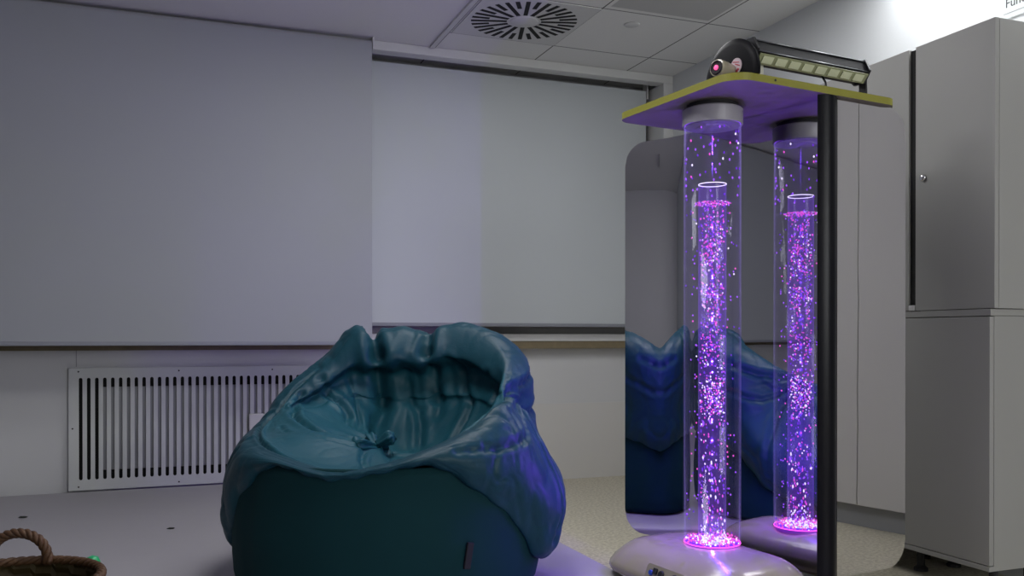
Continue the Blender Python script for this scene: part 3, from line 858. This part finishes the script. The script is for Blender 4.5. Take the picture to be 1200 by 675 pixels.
# barrel: points left and slightly to the front
bax = Matrix.Rotation(R(192), 3, 'Z') @ Matrix.Rotation(PI / 2, 3, 'Y')
bo = (-.052, -.002, .0262)
bm = bmesh.new(); lathe(bm, [(0, -.045), (.018, -.045), (.022, -.035), (.0245, -.01), (.0255, .018), (.0245, .026), (.019, .028), (0, .028)], 40, bo, bax)
auto(obj('barrel', bm, M['white_plastic'], ep), 40)
bm = bmesh.new(); lathe(bm, [(0, .029), (.014, .029), (.018, .033), (.0205, .030), (.0205, .024), (0, .024)], 32, bo, bax)
auto(obj('lens_ring', bm, M['black_matte'], ep), 40)
bm = bmesh.new(); lathe(bm, [(0, .0345), (.004, .0338), (.0075, .031), (.0075, .029), (0, .029)], 24, bo, bax)
obj('lens', bm, M['lens_pink'], ep, True)

# ------------------------------------------------------------------ bean bag
BX, BY = 0.668, 2.85
bag = thing('bean_bag', 'large teal bean bag with crumpled open top slumped on the mat', 'bean bag', (BX, BY, MT), R(-21))
def nz(x, y, z, s): return noise.noise(Vector((x * s, y * s, z * s)))
# lower canvas body
bm = bmesh.new()
prof = [(0, .0), (.36, .0), (.43, .006), (.450, .03), (.459, .08), (.463, .15), (.463, .22), (.460, .29), (.455, .35), (.450, .385), (.446, .412), (.438, .430), (.428, .428), (.40, .36), (.2, .30), (0, .30)]
seg = 120; rings = []
dense = []
for i in range(len(prof) - 1):
    for k in range(3):
        t = k / 3; dense.append((prof[i][0] * (1 - t) + prof[i + 1][0] * t, prof[i][1] * (1 - t) + prof[i + 1][1] * t))
dense.append(prof[-1])
for r, z in dense:
    if r < 1e-4: rings.append([bm.verts.new((0, 0, z))]); continue
    ring = []
    for i in range(seg):
        a = 2 * PI * i / seg
        rr = r
        if .02 < z < .41 and r > .4:
            rr += .006 * nz(math.cos(a), math.sin(a), z * 1.5, 2.6) + .003 * nz(math.cos(a), math.sin(a), z, 7)
            # vertical panel seams
            for sa in (R(302), R(222), R(140), R(40)):
                d = abs((a - sa + PI) % (2 * PI) - PI); rr -= .004 * math.exp(-(d / .02) ** 2)
        ring.append(bm.verts.new((rr * math.cos(a), rr * math.sin(a), z)))
    rings.append(ring)
for a, b in zip(rings, rings[1:]):
    for i in range(seg):
        j = (i + 1) % seg
        if len(a) == 1: bm.faces.new((a[0], b[i], b[j]))
        elif len(b) == 1: bm.faces.new((a[i], a[j], b[0]))
        else: bm.faces.new((a[i], a[j], b[j], b[i]))
obj('canvas_body', bm, M['bag_body'], bag, True)

# crumpled nylon top: key profiles (r, z) by angle, 0 = right, 90 = back, 180 = left, 270 = front
K = {
 0: [(.44,.22),(.475,.150),(.530,.210),(.540,.310),(.485,.430),(.410,.535),(.368,.595),(.350,.608),(.332,.56),(.310,.47),(.16,.41),(0,.43)],
 12: [(.44,.26),(.475,.190),(.525,.250),(.530,.350),(.470,.450),(.405,.550),(.398,.625),(.362,.650),(.335,.59),(.312,.48),(.17,.41),(0,.43)],
 26:  [(.44,.34),(.470,.300),(.500,.360),(.500,.430),(.500,.520),(.505,.610),(.475,.690),(.390,.715),(.330,.66),(.330,.52),(.18,.40),(0,.43)],
 45:  [(.44,.38),(.465,.360),(.490,.420),(.495,.500),(.515,.600),(.525,.700),(.480,.775),(.390,.790),(.320,.71),(.335,.54),(.18,.40),(0,.43)],
 63:  [(.44,.38),(.465,.370),(.485,.430),(.490,.520),(.500,.620),(.500,.730),(.455,.812),(.360,.815),(.290,.73),(.330,.54),(.18,.40),(0,.43)],
 77:  [(.44,.38),(.460,.380),(.475,.440),(.480,.530),(.480,.630),(.470,.720),(.425,.782),(.340,.780),(.270,.72),(.320,.54),(.18,.40),(0,.43)],
 92:  [(.44,.38),(.460,.380),(.475,.440),(.480,.530),(.480,.630),(.475,.720),(.430,.795),(.330,.800),(.265,.715),(.315,.53),(.17,.41),(0,.43)],
 106: [(.44,.38),(.460,.380),(.475,.440),(.480,.530),(.475,.630),(.465,.710),(.415,.765),(.335,.765),(.285,.700),(.315,.54),(.17,.42),(0,.43)],
 118: [(.44,.38),(.460,.380),(.475,.440),(.480,.530),(.475,.630),(.460,.720),(.415,.790),(.345,.775),(.305,.680),(.305,.56),(.17,.45),(0,.44)],
 130: [(.44,.38),(.460,.360),(.475,.420),(.480,.500),(.475,.590),(.455,.670),(.415,.715),(.350,.700),(.310,.625),(.300,.55),(.18,.47),(0,.44)],
 148: [(.44,.30),(.465,.260),(.485,.330),(.490,.430),(.480,.510),(.455,.585),(.415,.630),(.365,.620),(.320,.580),(.280,.54),(.18,.49),(0,.44)],
 166: [(.43,.20),(.468,.150),(.492,.220),(.495,.320),(.480,.410),(.450,.490),(.412,.535),(.370,.545),(.325,.540),(.280,.525),(.18,.49),(0,.44)],
 184: [(.43,.18),(.462,.145),(.490,.210),(.494,.310),(.480,.390),(.452,.455),(.418,.495),(.378,.508),(.330,.512),(.280,.510),(.18,.49),(0,.44)],
 200: [(.43,.24),(.462,.180),(.490,.230),(.494,.310),(.475,.395),(.450,.452),(.420,.482),(.382,.490),(.335,.492),(.280,.490),(.17,.47),(0,.44)],
 214: [(.43,.36),(.452,.325),(.476,.350),(.480,.395),(.468,.435),(.450,.457),(.430,.466),(.390,.470),(.340,.478),(.280,.488),(.17,.475),(0,.455)],
 235: [(.43,.425),(.450,.428),(.462,.434),(.465,.440),(.460,.445),(.448,.448),(.430,.449),(.395,.447),(.340,.450),(.270,.455),(.16,.455),(0,.455)],
 258: [(.43,.395),(.450,.400),(.460,.408),(.462,.416),(.456,.421),(.445,.424),(.425,.423),(.390,.418),(.330,.415),(.250,.420),(.15,.43),(0,.445)],
 276: [(.43,.42),(.455,.422),(.466,.428),(.468,.436),(.462,.442),(.448,.446),(.425,.446),(.388,.435),(.320,.412),(.240,.400),(.14,.41),(0,.43)],
 292: [(.42,.43),(.458,.438),(.472,.448),(.474,.459),(.467,.470),(.450,.479),(.422,.481),(.382,.468),(.330,.430),(.260,.400),(.15,.40),(0,.43)],
 308: [(.42,.38),(.462,.360),(.485,.390),(.492,.425),(.480,.465),(.455,.498),(.422,.515),(.385,.512),(.345,.470),(.290,.42),(.16,.40),(0,.43)],
 325: [(.43,.30),(.468,.260),(.500,.310),(.515,.370),(.500,.440),(.465,.505),(.420,.550),(.385,.555),(.350,.510),(.300,.44),(.16,.40),(0,.43)],
 342: [(.44,.20),(.475,.120),(.520,.170),(.540,.270),(.515,.380),(.445,.495),(.388,.570),(.365,.585),(.342,.535),(.305,.45),(.16,.40),(0,.43)],
}
ROLL = {12: ((.355,.61),(.375,.575),(.338,.54)), 26: ((.345,.65),(.385,.61),(.345,.56)), 45: ((.312,.70),(.370,.65),(.345,.58)), 63: ((.280,.705),(.350,.655),(.335,.58)),
        77: ((.270,.685),(.340,.64),(.33,.57)), 92: ((.258,.70),(.340,.65),(.33,.57)), 106: ((.280,.68),(.340,.64),(.325,.57)), 118: ((.300,.69),(.350,.645),(.32,.58)),
        130: ((.312,.65),(.352,.61),(.32,.565)), 148: ((.335,.590),(.358,.565),(.32,.54))}
for a_, p_ in list(K.items()):
    lp = lambda t: tuple(p_[7][i] * (1 - t) + p_[8][i] * t for i in (0, 1))
    if a_ in ROLL:
        rb, uc, wl = ROLL[a_]; K[a_] = p_[:8] + [rb, uc, wl] + p_[9:]
    else:
        K[a_] = p_[:8] + [lp(.33), lp(.66)] + p_[8:]
angs = sorted(K); NA = len(angs)
def profile(a):
    a %= 360
    for i in range(NA):
        a0 = angs[i]; a1 = angs[(i + 1) % NA] + (360 if i == NA - 1 else 0)
        if a0 <= a < a1: break
    t = (a - a0) / (a1 - a0)
    p = [K[angs[(i + d) % NA]] for d in (-1, 0, 1, 2)]
    return [(cr(*[q[k][0] for q in p], t), cr(*[q[k][1] for q in p], t)) for k in range(14)]
NTH = 420; SUB = 12
knots = [(Vector((.385, .0, .60)), 9, .012, .13), (Vector((-.02, -.02, .44)), 8, .010, .15), (Vector((-.12, .40, .76)), 9, .009, .10), (Vector((.13, .40, .79)), 9, .009, .11), (Vector((-.35, .10, .50)), 7, .006, .12)]
def cover_point(a, v):
    pr = profile(a)
    i = min(int(v), 12); t = v - i
    g = lambda k: pr[max(0, min(13, k))]
    q = [g(i - 1), g(i), g(i + 1), g(i + 2)]
    r = max(0, cr(*[c[0] for c in q], t)); z = cr(*[c[1] for c in q], t)
    return Vector((r * math.cos(R(a)), r * math.sin(R(a)), z))
grid = []
bm = bmesh.new()
rows = [v / SUB for v in range(0, 13 * SUB)] 
raw = [[cover_point(360 * i / NTH, v) for v in rows] for i in range(NTH)]
CREASES = [  # (depth, width, [(angle, v), ...])
 (.040, .024, [(116, 3.5), (112, 5), (107, 6.5), (102, 8), (100, 9), (112, 10)]),
 (.028, .020, [(80, 3.6), (77, 5), (74, 6.5), (70, 8), (66, 9.2)]),
 (.016, .014, [(58, 7.4), (48, 8.6), (40, 9.6), (20, 10)]),
 (.014, .014, [(88, 7.6), (84, 8.8), (70, 9.8), (40, 10.4)]),
 (.012, .012, [(30, 7.4), (24, 8.6), (8, 9.6), (350, 10)]),
 (.016, .011, [(152, 7.2), (165, 8.2), (185, 9.2), (210, 10), (240, 10.6)]),
 (.018, .014, [(140, 7.2), (132, 8.4), (128, 9.4), (150, 10.4)]),
 (.008, .010, [(122, 7.5), (118, 8.6), (120, 9.6), (150, 10.6)]),
 (.007, .008, [(190, 8.2), (215, 9.2), (250, 10.2)]),
 (.007, .009, [(265, 8), (262, 9), (250, 10), (200, 10.7)]),
 (.008, .010, [(300, 8), (296, 9.3), (290, 10.3)]),
 (.009, .007, [(140, 6.9), (160, 6.8), (180, 6.8), (200, 6.8), (220, 6.8), (240, 6.8), (260, 6.8), (280, 6.8), (300, 6.9), (318, 7), (335, 7)]),
 (.022, .014, [(2, 6), (345, 7), (325, 7.4), (308, 7.5)]),
 (.022, .014, [(0, 5.6), (350, 4.4), (346, 3.2), (343, 2.2)]),
 (.010, .012, [(2, 5.6), (8, 4.4), (10, 3.2), (10, 2.2)]),
 (.010, .012, [(358, 5.8), (335, 4.9), (315, 4.3), (300, 4.1)]),
 (.012, .012, [(4, 6.2), (18, 5.6), (34, 5.4)]),
 (.010, .012, [(4, 5.4), (16, 4.6), (30, 4.2), (46, 4.2)]),
 (.008, .010, [(60, 3), (56, 4.5), (44, 5.6)]),
 (.008, .010, [(96, 4), (92, 5), (94, 6.4)]),
 (.008, .012, [(140, 3.2), (134, 4.5), (124, 5.8)]),
 (.008, .012, [(128, 3), (122, 4.6), (116, 5.8)]),
 (.010, .012, [(208, 4.8), (202, 3.6), (196, 2.2)]),
 (.007, .010, [(178, 5), (176, 3.6), (176, 2)]),
]
SEGS = []
remap = lambda v: v if v < 7 else (7 + (v - 7) * 3 if v < 8 else v + 2)
for dep, wid, pl in CREASES:
    pl = [(a_, remap(v_)) for a_, v_ in pl]
    pp = []
    for (a0, v0), (a1, v1) in zip(pl, pl[1:]):
        da = (a1 - a0 + 180) % 360 - 180
        for k in range(3): pp.append(cover_point(a0 + da * k / 3, v0 + (v1 - v0) * k / 3))
    pp.append(cover_point(*pl[-1]))
    n_ = len(pp) - 1
    for k in range(n_):
        taper = math.sin(PI * (.12 + .80 * (k + .5) / n_)) ** .6
        SEGS.append((pp[k], pp[k + 1] - pp[k], dep * taper, wid, (pp[k] + pp[k + 1]) / 2))
def crease(q):
    lo_ = 0; hi_ = 0
    for p0, dv_, dep, w_, mid in SEGS:
        if abs(q.x - mid.x) > .11 or abs(q.y - mid.y) > .11 or abs(q.z - mid.z) > .11: continue
        t = max(0, min(1, (q - p0).dot(dv_) / max(1e-9, dv_.length_squared)))
        L_ = (q - p0 - dv_ * t).length / w_
        lo_ = min(lo_, -dep * math.exp(-L_ * L_ * 1.2))
        hi_ = max(hi_, dep * .38 * math.exp(-((L_ - 1.9) / 1.0) ** 2))
    return lo_ + hi_
def fold(p, a, v):
    q = p * 1.0
    w = min(1, max(0, (v - .6) / 1.0))
    if 205 < a < 310 and v < 7: w *= .35
    ar = R(a)
    d = w * .012 * noise.noise(q * 4.0 + Vector((3, 1, 2)))
    # radial, elongated wrinkles
    wob = .25 * noise.noise(q * 5)
    u = Vector((math.cos(ar + wob) * 4.2, math.sin(ar + wob) * 4.2, v * .42))
    rg = 1 - abs(noise.noise(u + Vector((1, 7, 3)))) * 2.4
    d -= w * (.006 if v < 7 else .0003) * max(0, rg) ** 2.5
    if v > 7: d += .016 * noise.noise(q * 5.5 + Vector((2, 8, 4))) * min(1, v - 7) * min(1, max(0, 13 - v))
    u = Vector((math.cos(ar + wob) * 9.5, math.sin(ar + wob) * 9.5, v * .8))
    rg = 1 - abs(noise.noise(u + Vector((5, 2, 8)))) * 2.6
    d -= w * (.0008 if v > 7 else .0022) * max(0, rg) ** 2.5 * min(1, max(0, (12.6 - v)))
    if v < 3: d += .003 * math.sin(ar * 38 + 3 * noise.noise(q * 3)) * math.exp(-((v - 1) / 1.2) ** 2)
    d += crease(q)
    for kp, nn, amp, ext in knots:
        dd = q - kp; L_ = dd.length
        if L_ < ext * 2.6:
            if v > 6.6 and kp.z > .5: amp = amp * .15
            ang = math.atan2(dd.z * 1.0 + dd.y * .3, dd.x * .9 - dd.y * .5) if kp.z > .5 else math.atan2(dd.y, dd.x)
            d += amp * .5 * math.sin(nn * ang + 2 * nz(q.x, q.y, q.z, 6)) * math.exp(-(L_ / ext) ** 2) * min(1, L_ / .03)
            d -= amp * 1.6 * math.exp(-(L_ / (ext * .28)) ** 2)
    return d
for i in range(NTH):
    col = []
    for j, v in enumerate(rows):
        p = raw[i][j]
        pa = raw[(i + 1) % NTH][j] - raw[i - 1][j]
        pv = raw[i][min(j + 1, len(rows) - 1)] - raw[i][max(j - 1, 0)]
        nrm = pa.cross(pv)
        if nrm.length < 1e-9: nrm = Vector((0, 0, 1))
        nrm.normalize()
        col.append(bm.verts.new(p + nrm * fold(p, 360 * i / NTH, v)))
    grid.append(col)
for i in range(NTH):
    for j in range(len(rows) - 1):
        a, b = grid[i], grid[(i + 1) % NTH]
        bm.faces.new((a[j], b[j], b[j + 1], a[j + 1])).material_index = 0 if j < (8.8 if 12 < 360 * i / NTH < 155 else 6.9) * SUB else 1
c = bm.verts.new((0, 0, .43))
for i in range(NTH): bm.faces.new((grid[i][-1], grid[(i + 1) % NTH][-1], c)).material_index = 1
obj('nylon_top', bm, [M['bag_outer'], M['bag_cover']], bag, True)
# tied ends of the drawstring lining in the middle
bm = bmesh.new()
for (p, q, w0, w1) in (((-.035, -.05, .44), (-.085, -.13, .462), .016, .030), ((-.03, -.05, .45), (.02, -.055, .475), .016, .030), ((-.04, -.04, .445), (-.06, .01, .47), .012, .018)):
    p, q = Vector(p), Vector(q); n = 10; ax_ = (q - p).normalized(); s1 = ax_.cross(Vector((0, 0, 1))).normalized(); s2 = ax_.cross(s1)
    rings = []
    for k in range(n + 1):
        t = k / n; w_ = w0 + (w1 - w0) * t ** 1.3
        if t > .85: w_ *= 1 - (t - .85) * 2.2
        ring = []
        for m_ in range(24):
            an = 2 * PI * m_ / 24
            rr = w_ * (1 + .28 * math.sin(an * 5 + t * 2) * (.4 + t))
            ring.append(bm.verts.new(p + (q - p) * t + s1 * rr * math.cos(an) + s2 * rr * .7 * math.sin(an)))
        rings.append(ring)
    for a, b in zip(rings, rings[1:]):
        for m_ in range(24): bm.faces.new((a[m_], a[(m_ + 1) % 24], b[(m_ + 1) % 24], b[m_]))
    bm.faces.new(rings[0]); bm.faces.new(rings[-1])
obj('tied_lining', bm, M['bag_cover'], bag, True)
# black tag on the canvas
ta = R(304)
bm = bmesh.new(); box(bm, -.010, .010, -.004, .004, -.035, .035, bev=.0025)
bmesh.ops.rotate(bm, verts=bm.verts[:], cent=(0, 0, 0), matrix=Matrix.Rotation(ta + PI / 2, 3, 'Z') @ Matrix.Rotation(R(10), 3, 'Y'))
bmesh.ops.translate(bm, verts=bm.verts[:], vec=(.470 * math.cos(ta), .470 * math.sin(ta), .195))
tg = obj('tag', bm, M['tag'], bag); tg['label'] = 'small black fabric tag'

# final proportions of the bag
KS = 2.90 / 2.75
for ch in bag.children:
    for v_ in ch.data.vertices:
        z = v_.co.z
        v_.co = Vector((v_.co.x * KS, v_.co.y * KS, z * .777 if z < .15 else z * KS - .0417))

# ------------------------------------------------------------------ wicker basket
c_, s_ = math.cos(R(21)), math.sin(R(21))
def c2w(d, l): return (d * s_ + l * c_, d * c_ - l * s_)
bkx, bky = c2w(2.09, -1.175)
bk = thing('wicker_basket', 'brown wicker basket with twisted rope handle on the mat', 'basket', (bkx, bky, MT), R(-21))
bm = bmesh.new()
N = 96
rows_ = 14
rings = []
for j in range(rows_ + 1):
    z = .004 + .196 * j / rows_; r = .150 + .045 * (j / rows_) ** .8
    ring = []
    for i in range(N):
        a = 2 * PI * i / N
        rr = r + .0035 * (1 if ((i // 4) + j) % 2 else -1)
        ring.append(bm.verts.new((rr * math.cos(a), rr * math.sin(a), z)))
    rings.append(ring)
for a, b in zip(rings, rings[1:]):
    for i in range(N): bm.faces.new((a[i], a[(i + 1) % N], b[(i + 1) % N], b[i]))
bm.faces.new(rings[0])
bmesh.ops.solidify(bm, geom=bm.faces[:], thickness=.006)
obj('woven_wall', bm, M['splint'], bk)
def twisted(bm, pts, rad, strands, turns, sr):
    pts = [Vector(p) for p in pts]; n = len(pts)
    for k in range(strands):
        out = []
        for i, p in enumerate(pts):
            t = (pts[min(i + 1, n - 1)] - pts[max(i - 1, 0)]).normalized()
            x = t.cross(Vector((0, 1, .01))); x.normalize(); y = t.cross(x)
            an = 2 * PI * (turns * i / (n - 1) + k / strands)
            out.append(p + x * rad * math.cos(an) + y * rad * math.sin(an))
        tube(bm, out, sr, 8)
bm = bmesh.new()
rim = [(.197 * math.cos(2 * PI * i / 160), .197 * math.sin(2 * PI * i / 160), .203) for i in range(161)]
for k in range(3):
    out = []
    for i, p in enumerate(rim):
        a = 2 * PI * i / 160; an = 2 * PI * (18 * i / 160 + k / 3)
        rr = .197 + .006 * math.cos(an); out.append((rr * math.cos(a), rr * math.sin(a), .203 + .006 * math.sin(an)))
    tube(bm, out[:-1], .0062, 8, closed=True)
obj('braided_rim', bm, M['wicker'], bk, True)
bm = bmesh.new()
hp = []
for i in range(60):
    t = i / 59; a = PI * t
    hp.append((-.078 - .074 * math.cos(a) * 1.0, .185 + 0 * t, .196 + .078 * math.sin(a) ** .8))
twisted(bm, hp, .0062, 3, 4.5, .0072)
obj('handle', bm, M['wicker'], bk, True)
# matching handle on the near side
bm = bmesh.new()
twisted(bm, [(-p[0] - .02, -(.212 + (p[2] - .196) * .9), .196 - (p[2] - .196) * .5) for p in hp], .0062, 3, 4, .0072)
obj('handle', bm, M['wicker'], bk, True)
gx, gy = c2w(2.36, -1.106)
bm = bmesh.new(); lathe(bm, [(0, 0), (.018, 0), (.024, .02), (.024, .05), (.018, .09), (.010, .125), (.010, .145), (.017, .162), (.020, .178), (.014, .192), (0, .197)], 24)
tag(obj('toy_skittle', bm, M['green'], None, True, loc=(gx, gy, MT)), 'green plastic toy standing just behind the wicker basket', 'toy')
